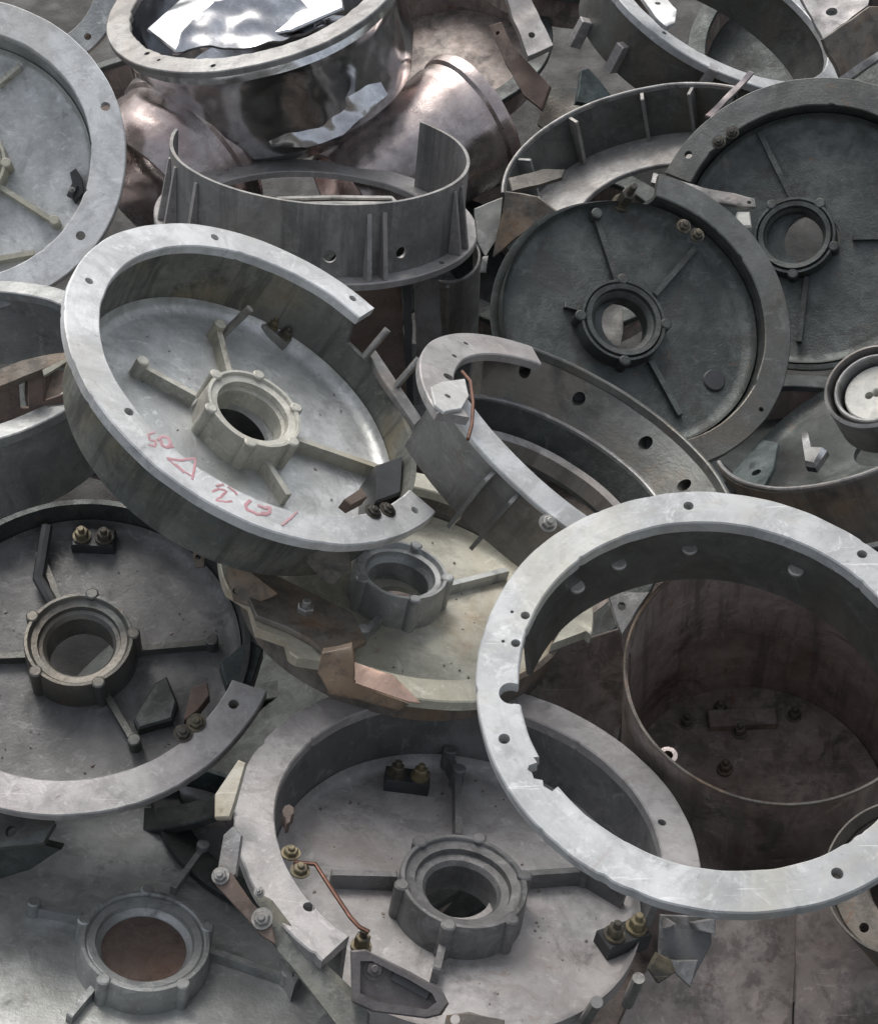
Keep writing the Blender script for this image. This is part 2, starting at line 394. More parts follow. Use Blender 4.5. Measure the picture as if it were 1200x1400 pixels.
# ------------------------------------------------------------------ the big housings
# A: the bright one with red handwriting
T = housing('motor_housing', 'bright C-shaped housing with red handwriting on its flange and a yellowed hub', (357, 524, 298, 177, 33), .66, hint=(.5, -.8),
    fl=((511, 422), (600, 702)), depth=.40, gapdrop=.12, hubz=.235, hub_at=(349, 558), hubr=.245, bore=.175, lugs=6,
    holes_px=[(122, 384, 6), (293, 324, 6), (483, 408, 5.5), (176, 563, 7), (568, 697, 6)],
    ribs=[((305, 500), (290, 462), 1), ((270, 545), (185, 512), 1), ((425, 612), (520, 655), 0), ((372, 655), (385, 690), 0)],
    mats=('worn_white_flange', 'olive_wall_aluminium', 'pale_floor_aluminium', 'pale_hub_aluminium'), lug0=30, ribh=.15)
A = T; d = T.d
terminal(T, 375, 462, -d, -.5, 1.0, base='bolt_steel')
p = T.L(300, 462, -d); T.part('stud_bolt', tube([(p.x, p.y, -d), (p.x + .012, p.y + .004, -d + .045)], .004, 10), 'bolt_steel')
p = T.L(527, 668, -d); T.part('black_block', prism([tuple(T.L(a, b, -d + .03).xy) for a, b in ((512, 640), (548, 628), (545, 680), (510, 690))], -d, -d + .035, c=.002), 'black_plastic')
bm = bmesh.new()
for (a_, b_) in ((510, 700), (530, 697)):
    p = T.L(a_, b_); hexbolt(p.x, p.y, 0, .006, .004, bm)
T.part('brass_screw', bm, 'brass')
p = T.L(490, 684, -d + .03); T.part('rusty_clip', prism([tuple(T.L(a, b, -.02).xy) for a, b in ((468, 686), (492, 670), (500, 682), (478, 694))], -.028, -.016, c=.001), 'rust')
bm = bmesh.new()
for st in ([(212, 590), (203, 594), (205, 601), (214, 603), (212, 610), (203, 608)], [(216, 602), (222, 596), (230, 598), (234, 606), (230, 612), (222, 609), (220, 602)], [(229, 612), (238, 610)],
           [(229, 626), (248, 629), (268, 626)], [(268, 628), (266, 642), (263, 655)], [(230, 627), (245, 640), (262, 650)], [(240, 634), (252, 646)],
           [(291, 672), (300, 668), (310, 671), (302, 680), (295, 684), (308, 686), (318, 685)], [(312, 665), (320, 671), (325, 676)], [(296, 664), (306, 662)],
           [(343, 684), (336, 690), (338, 697), (347, 700), (352, 703), (366, 703)], [(352, 690), (362, 694), (370, 693), (368, 701), (358, 701)],
           [(407, 699), (398, 708), (386, 718)]):
    pts = [T.L(u, v, .0006) for u, v in st]; q = []
    for i in range(len(pts) - 1):
        for k in range(4): q.append(pts[i].lerp(pts[i + 1], k / 4) + Vector((random.uniform(-1, 1), random.uniform(-1, 1), 0)) * .0003)
    q.append(pts[-1]); tube([(x.x, x.y, .0003) for x in q], .0015 * random.uniform(.7, 1.15), 6, bm)
for v_ in bm.verts: v_.co.z = .0004 + (v_.co.z - .0003) * .22
T.part('handwriting', bm, 'red_marker', warp=0)
# the lip on A's right side with two studs
bm = prism([tuple(T.L(a, b, -.03).xy) for a, b in ((500, 478), (512, 480), (575, 575), (566, 585), (520, 520))], -.034, -.028, c=.001)
T.part('side_strip', bm, 'grey_sheet')
for (u, v) in ((499, 487), (541, 528)):
    p = T.L(u, v, -.028); T.part('stud_bolt', tube([(p.x, p.y, -.03), (p.x + .008, p.y + .012, .004)], .0038, 10), 'bolt_steel')

plate('bore_shade_sheet', 'dark sheet visible through the hub hole of the red marked housing', 'metal sheet', [(290, 530), (400, 530), (410, 650), (290, 650)], (341, 577, .535), (.4, .1, 1), .004, 'sooty_aluminium')  # added sheet, keeps the bore dark over the bright floor below
# B: top left housing
T = housing('motor_housing', 'bright wide flanged housing cut off by the upper left edge', (-60, 211, 233, 217, -2), .55, hint=(0, -1),
    fl=(0, 360), ri=.79, holes_px=[(144, 146, 6.5), (110, 322, 6.5)], depth=.25, hubz=.14, hubr=.26,
    ribs=[((30, 265), (78, 308), 1), ((0, 120), (30, 95), 0), ((-10, 360), (50, 350), 0)],
    mats=('worn_white_flange', 'cast_aluminium', 'pale_floor_aluminium', 'yellowed_aluminium'), lug0=0)
T.part('drain_slot', prism([tuple(T.L(a, b, -T.d).xy) for a, b in ((97, 240), (105, 234), (114, 248), (116, 268), (104, 280), (96, 268), (101, 256))], -T.d - .001, -T.d + .0105, c=.0008), 'black_plastic')
terminal(T, 100, 262, -T.d + .01, 1.2, .5, nb=1, top='bolt_steel')
# second, behind the first
T = Thing('ring_flange', 'narrow grey ring end with one bolt hole tucked behind the upper left housing', 'flange ring', (35, -28, 134, 128, 0), .50, base=.02)
T.part('flange', lathe(band(.72 * T.R, T.R, 0, -.008), 0, 360, 128), 'cast_aluminium', cut=holes(T, [(120, 50, 5)]))
T.part('drum_wall', lathe(band(.74 * T.R, .78 * T.R, -.0082, -.05), 0, 360, 100), 'brown_aluminium')

# C: sooty disc upper right, front
T = housing('motor_housing', 'sooty dark disc housing in front of the other dark one, flange on its right', (866, 436, 226, 197, 38), .56, hint=(.1, -.5),
    fl=((800, 650), (893, 285)), ri=.83, depth=.16, hubz=.05, hub_at=(853, 437), lugs=4, hubr=.27, bore=.17, gapdrop=.13,
    holes_px=[(902, 277, 5.5), (1040, 559, 3.5)],
    ribs=[((832, 372), (812, 298), 1), ((905, 382), (950, 340), 0), ((893, 498), (928, 570), 0), ((795, 425), (770, 420), 0)],
    mats=('sooty_flange', 'sooty_aluminium', 'sooty_aluminium', 'sooty_aluminium'), lug0=0, ribh=.08)
Csooty = T
for (u, v) in ((934, 310), (952, 322)):
    p = T.L(u, v); T.part('terminal_nut', hexbolt(p.x, p.y, 0, .006, .006), 'brass')
p = T.L(852, 275, -.02); T.part('brass_stud', hexbolt(p.x, p.y, -.03, .008, .03), 'brass')
p = T.L(975, 520, -T.d); T.part('drain_slot', cyl(p.x, p.y, -T.d - .002, -T.d + .003, .012, 24, c=.001), 'black_plastic')
# the half plate seen through its bore
plate('shim_plate', 'pale half plate seen through the bore of the front sooty housing', 'metal plate', [(815, 395), (850, 395), (852, 455), (846, 480), (815, 480)], (835, 430, .44), tilt(.1, -.2), .004, 'bolt_steel')

# D: sooty disc far right
T = housing('motor_housing', 'dark grey disc housing at the right edge, behind the front sooty one', (1114, 320, 232, 213, -20), .50, hint=(0, -.5),
    fl=((1300, 440), (915, 238)), ri=.82, depth=.15, hubz=.06, hub_at=(1085, 321), hubr=.25, bore=.17,
    holes_px=[(940, 212, 5.5)],
    ribs=[((1052, 255), (1036, 180), 0), ((1138, 322), (1260, 325), 0), ((1085, 388), (1092, 470), 0)],
    mats=('sooty_flange', 'sooty_aluminium', 'sooty_aluminium', 'sooty_aluminium'), lug0=50, ribh=.07)
for (u, v) in ((982, 195), (1000, 182)):
    p = T.L(u, v); T.part('terminal_nut', hexbolt(p.x, p.y, 0, .006, .006), 'brass')
T2 = Thing('steel_rod', 'thin bright rod crossing the bore of the dark disc housing at the right', 'rod', frame=(at_z(1065, 322, .44), Vector((0, 0, 1))))
pa, pb = on_plane(1030, 338, T2.C, T2.N) - T2.C, on_plane(1100, 292, T2.C, T2.N) - T2.C
T2.part('rod_body', tube([(pa.dot(T2.X), pa.dot(T2.Y), 0), (pb.dot(T2.X), pb.dot(T2.Y), 0)], .003), 'bolt_steel')

# E: bottom centre mauve housing
T = housing('motor_housing', 'mauve grey housing at the bottom centre with brass terminals and an orange rust spot', (640, 1160, 325, 226, 15), .52, hint=(0, -1),
    fl=((965, 1215), (452, 1302)), ri=.83, wall='flange', depth=.38, hubz=.20, hub_at=(635, 1203), hubr=.275, bore=.155,
    holes_px=[(423, 1240, 8.5), (905, 1125, 6), (430, 1000, .1)][:2],
    ribs=[((636, 1140), (622, 1075), 1), ((548, 1218), (450, 1213), 0), ((720, 1212), (795, 1208), 1), ((795, 1208), (850, 1240), 0), ((608, 1285), (592, 1345), 0), ((622, 1075), (610, 1050), 1)],
    mats=('mauve_aluminium', 'mauve_wall', 'mauve_aluminium', 'mauve_wall'), lug0=15, ribh=.18, lugs=6)
E_ = T; d = T.d
terminal(T, 555, 1075, -d, 0, 1.25); terminal(T, 848, 1290, -d, .5, 1.35)
for (u, v) in ((398, 1168), (411, 1192)):
    p = T.L(u, v); T.part('brass_nut', hexbolt(p.x, p.y, 0, .0058, .005), 'brass')
pts = [T.L(u, v, .004) for u, v in ((402, 1180), (432, 1182), (452, 1212), (480, 1255), (492, 1268), (505, 1275))]
T.part('copper_wire', tube(pts, .0018), 'copper_wire')
p = T.L(495, 1290, -.02); T.part('brass_nut', hexbolt(p.x, p.y, -.025, .006, .013), 'brass')
T.part('rust_spot', prism([tuple(T.L(a, b).xy) for a, b in ((387, 1108), (390, 1102), (396, 1100), (402, 1104), (403, 1112), (399, 1116), (397, 1125), (392, 1127), (391, 1119), (388, 1115))], -.0105, .0006, c=.0005), 'rust')
for pq in (((815, 1370), (800, 1395)), ((872, 1338), (858, 1372))):
    p, q = T.L(*pq[0], -d + .06), T.L(*pq[1], -d + .01); T.part('stud_bolt', tube([p, q], .0048, 10), 'bolt_steel')
# F: lower left housing
T = housing('motor_housing', 'lower left housing with a bright lower flange and two brass nuts near its end', (100, 874, 285, 240, -12), .50, hint=(0, -1),
    fl=((-60, 730), (357, 944)), ri=.82, depth=.32, hubz=.12, hubr=.27, bore=.165, gapdrop=.08,
    holes_px=[(319, 963, 7)],
    ribs=[((195, 893), (290, 885), 1), ((150, 945), (186, 1022), 1), ((38, 908), (-20, 905), 0), ((88, 825), (60, 770), 1)],
    mats=('mauve_aluminium', 'sooty_aluminium', 'mauve_wall', 'sooty_flange'), lug0=10, ribh=.12)
F_ = T; d = T.d
for (u, v) in ((251, 1002), (269, 988)):
    p = T.L(u, v); T.part('brass_nut', hexbolt(p.x, p.y, 0, .0065, .005), 'brass')
terminal(T, 130, 745, -d, 0, 1.3)
T.part('floor_pad', prism([tuple(T.L(a, b, -d + .012).xy) for a, b in ((228, 925), (243, 960), (236, 985), (190, 998), (183, 985), (212, 935))], -d - .001, -d + .014, c=.002), 'sooty_aluminium')
T.part('rusty_clip', prism([tuple(T.L(a, b, -.02).xy) for a, b in ((252, 985), (262, 940), (283, 932), (287, 950), (270, 972))], -.034, -.02, c=.001), 'rust')
T.part('side_bracket', prism([tuple(T.L(a, b, -.03).xy) for a, b in ((300, 905), (340, 872), (360, 885), (345, 935), (310, 938))], -.05, -.03, c=.002), 'teal_wall')
p = T.L(68, 735, -d); q = T.L(55, 800, -d); T.part('copper_wire', tube([(p.x, p.y, -d + .02), (q.x, q.y, -d + .012), (q.x + .02, q.y - .03, -d + .01)], .006), 'black_plastic')

# G: bottom left housing
T = housing('motor_housing', 'silvery housing floor with pale hub in the bottom left corner', (190, 1265, 345, 262, 4), .36, hint=(0, -1),
    fl=(150, 330), ri=.86, depth=.20, hubz=.07, hub_at=(200, 1284), hubr=.26, bore=.17,
    ribs=[((275, 1310), (390, 1345), 1), ((118, 1262), (45, 1250), 1), ((130, 1345), (95, 1400), 0), ((235, 1215), (275, 1170), 1)],
    mats=('cast_aluminium', 'teal_wall', 'pale_floor_aluminium', 'cast_aluminium'), lug0=25, ribh=.1)
p = T.L(405, 1335, -T.d); T.part('angle_clip', prism([tuple(T.L(a, b, -T.d).xy) for a, b in ((378, 1330), (384, 1328), (396, 1358), (410, 1335), (415, 1338), (397, 1370))], -T.d - .001, -T.d + .02, c=.001), 'cast_aluminium')
T.part('bore_cover', cyl(T.ho.x, T.ho.y, T.zl - .010, T.zl - .005, T.hr * 1.02, 48), 'rust')

# H: yellowed housing in the middle
T = housing('motor_housing', 'yellowed housing half hidden under the red marked one', (555, 798, 262, 152, 15), .50, hint=(.15, -1),
    fl=(0, 360), ri=.84, depth=.22, hubz=.02, hub_at=(549, 778), hubr=.25, bore=.165,
    holes_px=[(775, 843, 6), (623, 912, 5)],
    cuts_px=[[(290, 790), (342, 822), (352, 858), (392, 872), (398, 898), (440, 905), (452, 928), (520, 940), (530, 1000), (290, 1000)], [(700, 900), (800, 862), (850, 900), (800, 1000), (670, 990)]], ribs=[((515, 830), (492, 878), 1), ((612, 790), (690, 792), 0)],
    mats=('yellowed_aluminium', 'brown_aluminium', 'yellowed_aluminium', 'cast_aluminium'), lug0=0)
H_ = T
T.part('stud_bolt', hexbolt(*T.L(416, 842)[:2], 0, .008, .012), 'bolt_steel')
T.part('brown_cover', prism([tuple(T.L(a, b, .002).xy) for a, b in ((326, 790), (345, 775), (480, 840), (500, 880), (470, 898), (440, 895), (425, 880), (392, 862), (350, 845))], .001, .006, c=.001), 'brown_aluminium')

# I: standing curved ring with black holes in the middle
T = Thing('ring_housing', 'tilted dark ring with a row of black holes and a pale rounded left end', 'ring housing', (791, 606, 249, 93, 31), .655, hint=(.5, -.85), group=None)
R = T.R; T.base = .4 * R; T.root.location = T.C - T.N * T.base
a0, a1 = arc(T, (985, 690), (588, 560))
cs = holes(T, [(620, 487, 4), (637, 470, 4), (608, 545, 6), (612, 515, 8)])
f0 = T.phi(720, 462)
T.part('flange', lathe(band(.79 * R, R, 0, -.008), f0, a1, 180), 'mauve_aluminium', cut=cs)
T.part('thin_rim', lathe(band(.965 * R, R, 0, -.008), a0, f0 - .3, 180), 'sooty_flange')
wc = []
for (u, v) in ((717, 507), (791, 545), (882, 606), (938, 664)):
    for it in range(3):
        h = -.05
        ph = T.phi(u, v, h)
    pos = T.L(u, v, h); ang = math.atan2(pos.y, pos.x)
    c_ = cyl(0, 0, -.05, .05, 9.5 * T.px(u, v), 20)
    # aim the drill radially at the wall point seen at that pixel
    best = None
    for k in range(60):
        z = -.002 * k; q = T.L(u, v, z)
        e_ = abs(q.xy.length - R * (.955 + .6 * (z + .0082) / R * .9))
        if best is None or e_ < best[0]: best = (e_, q)
    q = best[1]; rd = Vector((q.x, q.y, 0)).normalized()
    c_.transform(Matrix.Translation(q) @ rd.to_track_quat('Z', 'Y').to_matrix().to_4x4()); wc.append(c_)
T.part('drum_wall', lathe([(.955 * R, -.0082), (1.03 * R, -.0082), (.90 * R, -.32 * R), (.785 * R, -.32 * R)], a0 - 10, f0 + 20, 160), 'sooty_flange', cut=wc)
T.part('hole_backing', lathe([(1.032 * R, -.0082), (1.05 * R, -.0082), (.92 * R, -.32 * R), (.902 * R, -.32 * R)], a0 - 10, f0 + 20, 160), 'black_plastic')  # black backing added outside the wall so its drilled holes look dark
T.part('inner_lip', lathe(band(.75 * R, .785 * R, -.28 * R, -.36 * R), a0 - 5, a1 - 48, 160), 'grey_sheet')
T.part('nested_ring', lathe([(.60 * R, -.46 * R), (.655 * R, -.44 * R), (.66 * R, -.45 * R), (.64 * R, -.56 * R), (.60 * R, -.56 * R)], a0 - 5, a1 - 60, 140), 'grey_sheet')
T.part('inner_sleeve', lathe([(.735 * R, -.30 * R), (.748 * R, -.30 * R), (.70 * R, -.62 * R), (.68 * R, -.62 * R)], a0 - 5, a1 - 52, 140), 'sooty_aluminium')
T.part('end_tab', prism([tuple(T.L(a, b).xy) for a, b in ((586, 532), (600, 525), (632, 522), (638, 545), (628, 562), (605, 566), (592, 556))], .0004, .0035, c=.0008), 'worn_white_flange', cut=holes(T, [(609, 545, 5)], -.02, .03))
pts = [T.L(u, v, .004) for u, v in ((630, 508), (642, 522), (646, 550), (645, 580), (640, 600))]
T.part('copper_wire', tube(pts, .0016), 'copper_wire')
# J: the straight pale edge and outer wall in front of it
T = Thing('curved_drum_shell', 'grey shell with a pale nearly straight top edge, right of the red marked housing', 'drum shell', (1010, 360, 560, 430, 40), .70, hint=(.5, -.85), base=.12)
R = T.R; a0, a1 = arc(T, (545, 560), (815, 722))
T.part('top_edge', lathe([(R - .021, 0), (R - .001, 0), (R, -.001), (R, -.006), (R - .021, -.006)], a0, a1, 400), 'worn_white_flange')
T.part('shell_wall', lathe([(R - .008, -.0062), (R - .003, -.0062), (R - .006, -.12), (R - .011, -.12)], a0, a1, 400), 'grey_sheet')
for (u, v) in ((680, 640), (715, 668)):
    ph = math.radians(T.phi(u, v)); 
    T.part('gusset', bar((.994 * R * math.cos(ph), .994 * R * math.sin(ph)), ((R + .012) * math.cos(ph), (R + .012) * math.sin(ph)), .004, -.118, -.008), 'grey_sheet')
bm = hexbolt(*T.L(748, 716)[:2], 0, .006, .006); T.part('edge_bolt', bm, 'bolt_steel')

# K: big bright ring at right
T = Thing('ring_housing', 'large bright full ring at the lower right with a notched inner edge', 'ring housing', (988, 960, 342, 284, 15), .66, hint=(.1, -1))
R = T.R; T.base = .40 * R; T.root.location = T.C - T.N * T.base
cs = holes(T, [(942, 692, 7), (1178, 757, 7), (718, 841, 6.5), (704, 879, 6.5), (688, 1010, 8), (1145, 1193, 8.5), (700, 836, 2.5), (687, 876, 2.5), (697, 948, 17)])
cs.append(cutpoly(T, [(700, 962), (700, 936), (730, 930), (730, 966)]))
cs.append(cutpoly(T, [(722, 1046), (733, 1042), (728, 1035), (760, 1030), (790, 1085), (763, 1073), (754, 1081), (742, 1074), (741, 1066), (729, 1064), (726, 1056), (720, 1052)]))
def nickk(r, z, ang):
    q = Vector((math.cos(math.radians(ang)) * 9, math.sin(math.radians(ang)) * 9, r * 40)); k = noise.noise(q * 2.2)
    r += noise.noise(q) * .0006
    if k > .46: r += (-1 if r > .9 * R else 1) * (k - .46) * .006
    return r, z
T.part('flange', lathe(band(.825 * R, R, 0, -.012), 0, 360, 300, fn=nickk), 'big_ring_aluminium', cut=cs)
w0, w1 = arc(T, (1300, 900), (712, 850))
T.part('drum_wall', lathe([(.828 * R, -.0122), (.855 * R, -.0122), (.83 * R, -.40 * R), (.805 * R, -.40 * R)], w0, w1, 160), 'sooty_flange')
for (u, v) in ((942, 738), (1098, 762), (836, 752), (778, 790)):
    p = T.L(u, v, -.03); rd = math.hypot(p.x, p.y); s_ = .815 * R / rd
    T.part('wall_lug', cyl(p.x * s_, p.y * s_, -.034, -.031, .007, 14, c=.001), 'bolt_steel')
K_ = T
# L: brown can inside the ring
T = Thing('steel_can', 'rusty brown thin-walled can standing inside the large bright ring', 'can', (1062, 926, 212, 174, 12), .50, hint=(.1, -1))
R = T.R; hc = .46; T.base = hc; T.root.location = T.C - T.N * T.base
T.part('can_wall', lathe([(.978 * R, 0), (.994 * R, 0), (R, -.003), (R * 1.0, -hc), (.975 * R, -hc), (.975 * R, -.002)], 0, 360, 150), 'rusty_brown_steel')
T.part('rim_edge', lathe(band(.984 * R, 1.004 * R, .0025, .0002, .0006), 0, 360, 150), 'brown_aluminium')
T.part('can_floor', lathe([(.001, -.245), (.974 * R, -.24), (.974 * R, -.25), (.001, -.255)], 0, 360, 80), 'rusty_brown_steel')
p = T.L(930, 1024, -.02); rd = p.xy.length; s_ = .93 * R / rd
bm = lathe([(.0045, 0), (.0085, 0), (.0085, -.05), (.0045, -.05)], 0, 360, 24); bm.transform(Matrix.Translation((p.x * s_, p.y * s_, -.015)))
T.part('spacer_tube', bm, 'copper_sheet')
for (u, v) in ((918, 965), (1090, 968), (1010, 1000), (920, 800), (990, 1050)):
    q = T.L(u, v, -.24); q = q * min(1, .8 * R / q.xy.length); T.part('inner_bolt', hexbolt(q.x, q.y, -.243, .006, .012), 'brown_aluminium')
T.part('inner_seam', bar((-.93 * R, .25 * R), (-.975 * R, .26 * R), .008, -.15, -.01), 'rusty_brown_steel')
q = T.L(1020, 985, -.24); T.part('inner_block', bar((q.x - .04, q.y), (q.x + .03, q.y), .02, -.245, -.232), 'rusty_brown_steel')
T = Thing('steel_can', 'reddish drum at the right edge half covered by the large bright ring', 'can', (1236, 1200, 112, 108, 0), .56, hint=(0, -1), base=.25)
R = T.R
T.part('can_wall', lathe([(.965 * R, 0), (.99 * R, 0), (R, -.003), (R, -.25), (.96 * R, -.25), (.96 * R, -.002)], 0, 360, 110), 'brown_aluminium')
T.part('inner_ledge', lathe(band(.5 * R, .958 * R, -.02, -.026), 0, 360, 90), 'brown_aluminium', cut=holes(T, [(1180, 1268, 7)], -.04, .01, -.02))
# M: left middle drum
T = housing('drum_housing', 'drum at the left edge with a pale flange strip above a greenish outer wall', (-70, 500, 235, 112, -10), .50, hint=(0, -1), fl=(0, 360), ri=.85, depth=.55, wr=.93,
    floor=False, mats=('cast_aluminium', 'cast_aluminium', 'teal_wall', 'teal_wall'), group=None, cat='drum')
# N: gusseted band, top centre
T = Thing('banded_ring', 'thin grey band with upright pointed ends standing on a ring base at the upper centre', 'banded ring', (432, 303, 222, 84, 4), .50, hint=(0, -1), base=.012)
R = T.R
T.part('base_ring', lathe(band(.78 * R, R, 0, -.008), 0, 360, 160), 'mauve_aluminium', cut=holes(T, [(603, 360, 4), (310, 232, 4)]))
hb = .082
def band_fn(r, z, ang):
    an = (ang + 360) % 360
    if z > .05:
        for a_ in (203, 337):
            pass
    return r, z
b0, b1 = 172, 408
bm = lathe([(.885 * R, .0002), (.905 * R, .0002), (.905 * R, hb), (.885 * R, hb)], b0, b1, 200)
# the two ends are cut to spikes
sp = []
def wedge(ang0, ang1):
    pts = []
    bmw = bmesh.new(); P = []
    for rr in (.7 * R, 1.15 * R):
        for (aa, zz) in ((ang0, .004), (ang1, hb - .004), (ang0, hb + .06)):
            t_ = math.radians(aa); P.append(bmw.verts.new((rr * math.cos(t_), rr * math.sin(t_), zz)))
    bmw.faces.new(P[0:3]); bmw.faces.new(P[5:2:-1])
    for i in range(3): j = (i + 1) % 3; bmw.faces.new((P[i], P[j], P[j + 3], P[i + 3]))
    bmesh.ops.recalc_face_normals(bmw, faces=bmw.faces); return bmw
wc = []
for (u, v, rr) in ((450, 351, 9), (548, 345, 8)):
    best = None
    for k in range(60):
        z = .002 * k; q = T.L(u, v, z); e_ = abs(q.xy.length - .905 * R)
        if q.y < 0 and (best is None or e_ < best[0]): best = (e_, q)
    q = best[1]; rd = Vector((q.x, q.y, 0)).normalized(); c_ = cyl(0, 0, -.03, .03, rr * T.px(u, v), 20)
    c_.transform(Matrix.Translation(q) @ rd.to_track_quat('Z', 'Y').to_matrix().to_4x4()); wc.append(c_)
T.part('band', bm, 'grey_sheet', cut=wc)
for aa in (195, 205, 222, 291, 297, 334, 341):
    t_ = math.radians(aa); c, s = math.cos(t_), math.sin(t_)
    b_ = bmesh.new(); w_ = .0025; sx, sy = -s * w_, c * w_
    V_ = [b_.verts.new((r_ * c + k * sx, r_ * s + k * sy, z_)) for k in (-1, 1) for r_, z_ in ((.906 * R, .0004), (.985 * R, .0004), (.915 * R, hb - .01), (.906 * R, hb - .01))]
    b_.faces.new(V_[0:4]); b_.faces.new(V_[7:3:-1])
    for i in range(4): j = (i + 1) % 4; b_.faces.new((V_[i], V_[j], V_[j + 4], V_[i + 4]))
    bmesh.ops.recalc_face_normals(b_, faces=b_.faces); T.part('gusset', b_, 'mauve_aluminium')
T = Thing('bent_strap', 'thin bent steel strap lying across the opening of the banded ring', 'strap', frame=(at_z(450, 278, .56), Vector((0, 0, 1))))
for dy in (0, 8):
    T.part('strap_edge', tube([T.L(380, 273 + dy), T.L(460, 271 + dy), T.L(535, 272 + dy), T.L(543, 281 + dy * .6)], .003), 'bolt_steel')
T.part('strap_web', prism([tuple(T.L(a, b).xy) for a, b in ((380, 273), (535, 272), (543, 284), (380, 283))], -.004, -.002), 'black_plastic')
# O: polished drum, top
T = Thing('polished_drum', 'mirror polished drum with a pale ring flange at the top edge', 'drum', (350, -8, 211, 94, -16), .60, hint=(.15, -1))
R = T.R; T.base = .88 * R; T.root.location = T.C - T.N * T.base
def jag(r, z, ang): return (r + (.012 * R * noise.noise(Vector((ang * .25, 3, 0))) if r < .9 * R else 0), z)
T.part('flange', lathe(band(.84 * R, R, 0, -.008), 0, 360, 220, fn=jag), 'grey_sheet', cut=holes(T, [(202, 73, 4), (292, 90, 4), (218, 82, 3)]))
T.part('drum_wall', lathe([(.88 * R, -.0082), (.93 * R, -.0082), (.95 * R, -.12 * R), (.92 * R, -.2 * R), (.95 * R, -.50 * R), (.90 * R, -.70 * R), (.7 * R, -.88 * R), (.65 * R, -.86 * R), (.85 * R, -.67 * R), (.87 * R, -.3 * R)], 0, 360, 120), 'polished_steel')
T.part('fold', prism([tuple(T.L(a, b, -.1 * R).xy) for a, b in ((200, 40), (290, -40), (460, -60), (470, 10), (400, 40), (240, 70))], -.12 * R, -.10 * R, c=.002), 'polished_steel')
T = plate('polished_sheet', 'mirror polished folded sheet against the lower right of the polished drum', 'metal sheet', [(352, 172), (372, 150), (462, 140), (500, 118), (520, 112), (530, 130), (470, 185), (420, 203), (372, 200)], (440, 170, .52), tilt(.1, .35), .006, 'polished_steel', bend=.006)
plate('polished_sheet', 'bright triangular sheet inside the polished drum', 'metal sheet', [(236, 68), (262, 30), (292, 0), (400, -20), (448, 32), (350, 66), (280, 70)], (340, 30, .60), tilt(.15, -.28), .004, 'polished_steel', bend=.009)
# P: bells
def bell(label, ell, zc, hint, ln, tp):
    T = Thing('spun_bell', label, 'metal bell', ell, zc, hint, group='pinkish spun metal bells')
    R = T.R; o = [(R, 0), (R * 1.02, .006), (R * 1.0, .016), (R * .955, .02), (R * .95, .03), (R * .97, .036), (R * .955, .045), (R * .93, .06)]
    for k in range(1, 12):
        t = k / 11; o.append((R * (.93 - (.93 - tp) * (t ** 1.6)), .06 + (ln - .06) * t))
    inn = [(r - .004, z) for r, z in reversed(o)]
    T.part('bell_body', lathe(o + inn, 0, 360, 120), 'copper_sheet'); return T
bell('pinkish spun bell between the upper left housing and the polished drum', (270, 198, 122, 50, 48), .44, (-1, .8), .10, .84)
bell('pinkish spun bell to the right of the polished drum', (652, 158, 98, 40, 58), .42, (-1, .6), .22, .78)
# Q: finned ring
T = Thing('finned_ring', 'thin rimmed ring with upright inner fins behind the two sooty housings', 'finned ring', (893, 230, 212, 112, -12), .54, hint=(.1, -1))
R = T.R; dq = .40 * R; T.base = dq; T.root.location = T.C - T.N * T.base
qa, qb = arc(T, (1015, 112), (690, 262))
T.part('rim', lathe(band(.975 * R, R, 0, -.006), qa, qb, 180), 'grey_sheet')
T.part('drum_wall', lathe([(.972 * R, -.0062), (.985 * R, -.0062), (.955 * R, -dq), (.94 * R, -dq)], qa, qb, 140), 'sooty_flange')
T.part('floor_ring', lathe(band(.55 * R, .945 * R, -dq + .006, -dq), qa + 10, qb + 40, 140), 'grey_sheet', cut=holes(T, [(772, 214, 6)], -dq - .02, -dq + .03, -dq))
for (u, v) in ((800, 170), (878, 140), (942, 122), (735, 215), (1000, 120)):
    ph = math.radians(T.phi(u, v)); c, s = math.cos(ph), math.sin(ph)
    T.part('fin', bar((.87 * R * c, .87 * R * s), (.97 * R * c, .97 * R * s), .0045, -dq + .004, -.004), 'grey_sheet')
# R: top right C ring
T = housing('drum_housing', 'drum with a narrow pale flange and lugged outer wall at the top right', (985, 12, 190, 78, 30), .50, hint=(.4, -.9), fl=(0, 360), ri=.86, depth=.40, wr=.93,
    floor=False, mats=('bright_aluminium', 'sooty_flange', 'teal_wall', 'teal_wall'), group=None, cat='drum', holes_px=[(908, 45, 3.5)])
for (u, v) in ((796, 45), (846, 78), (965, 108)):
    best = None
    for k in range(80):
        z = -.002 * k; q = T.L(u, v, z); e_ = abs(q.xy.length - .95 * T.R)
        if best is None or e_ < best[0]: best = (e_, q)
    q = best[1]; ph = math.atan2(q.y, q.x); c, s = math.cos(ph), math.sin(ph); r0 = .93 * T.R
    T.part('wall_lug', bar((r0 * c, r0 * s), ((r0 + .016) * c, (r0 + .016) * s), .013, q.z - .02, q.z + .02), 'mauve_aluminium')
T = plate('mounting_tab', 'pale rounded tab with holes lying on the top right drum', 'bracket', [(872, -10), (905, -12), (925, 15), (922, 30), (910, 34), (895, 22)], (900, 10, .58), (0, 0, 1), .006, 'bright_aluminium', hl=[(899, 5, 4)])
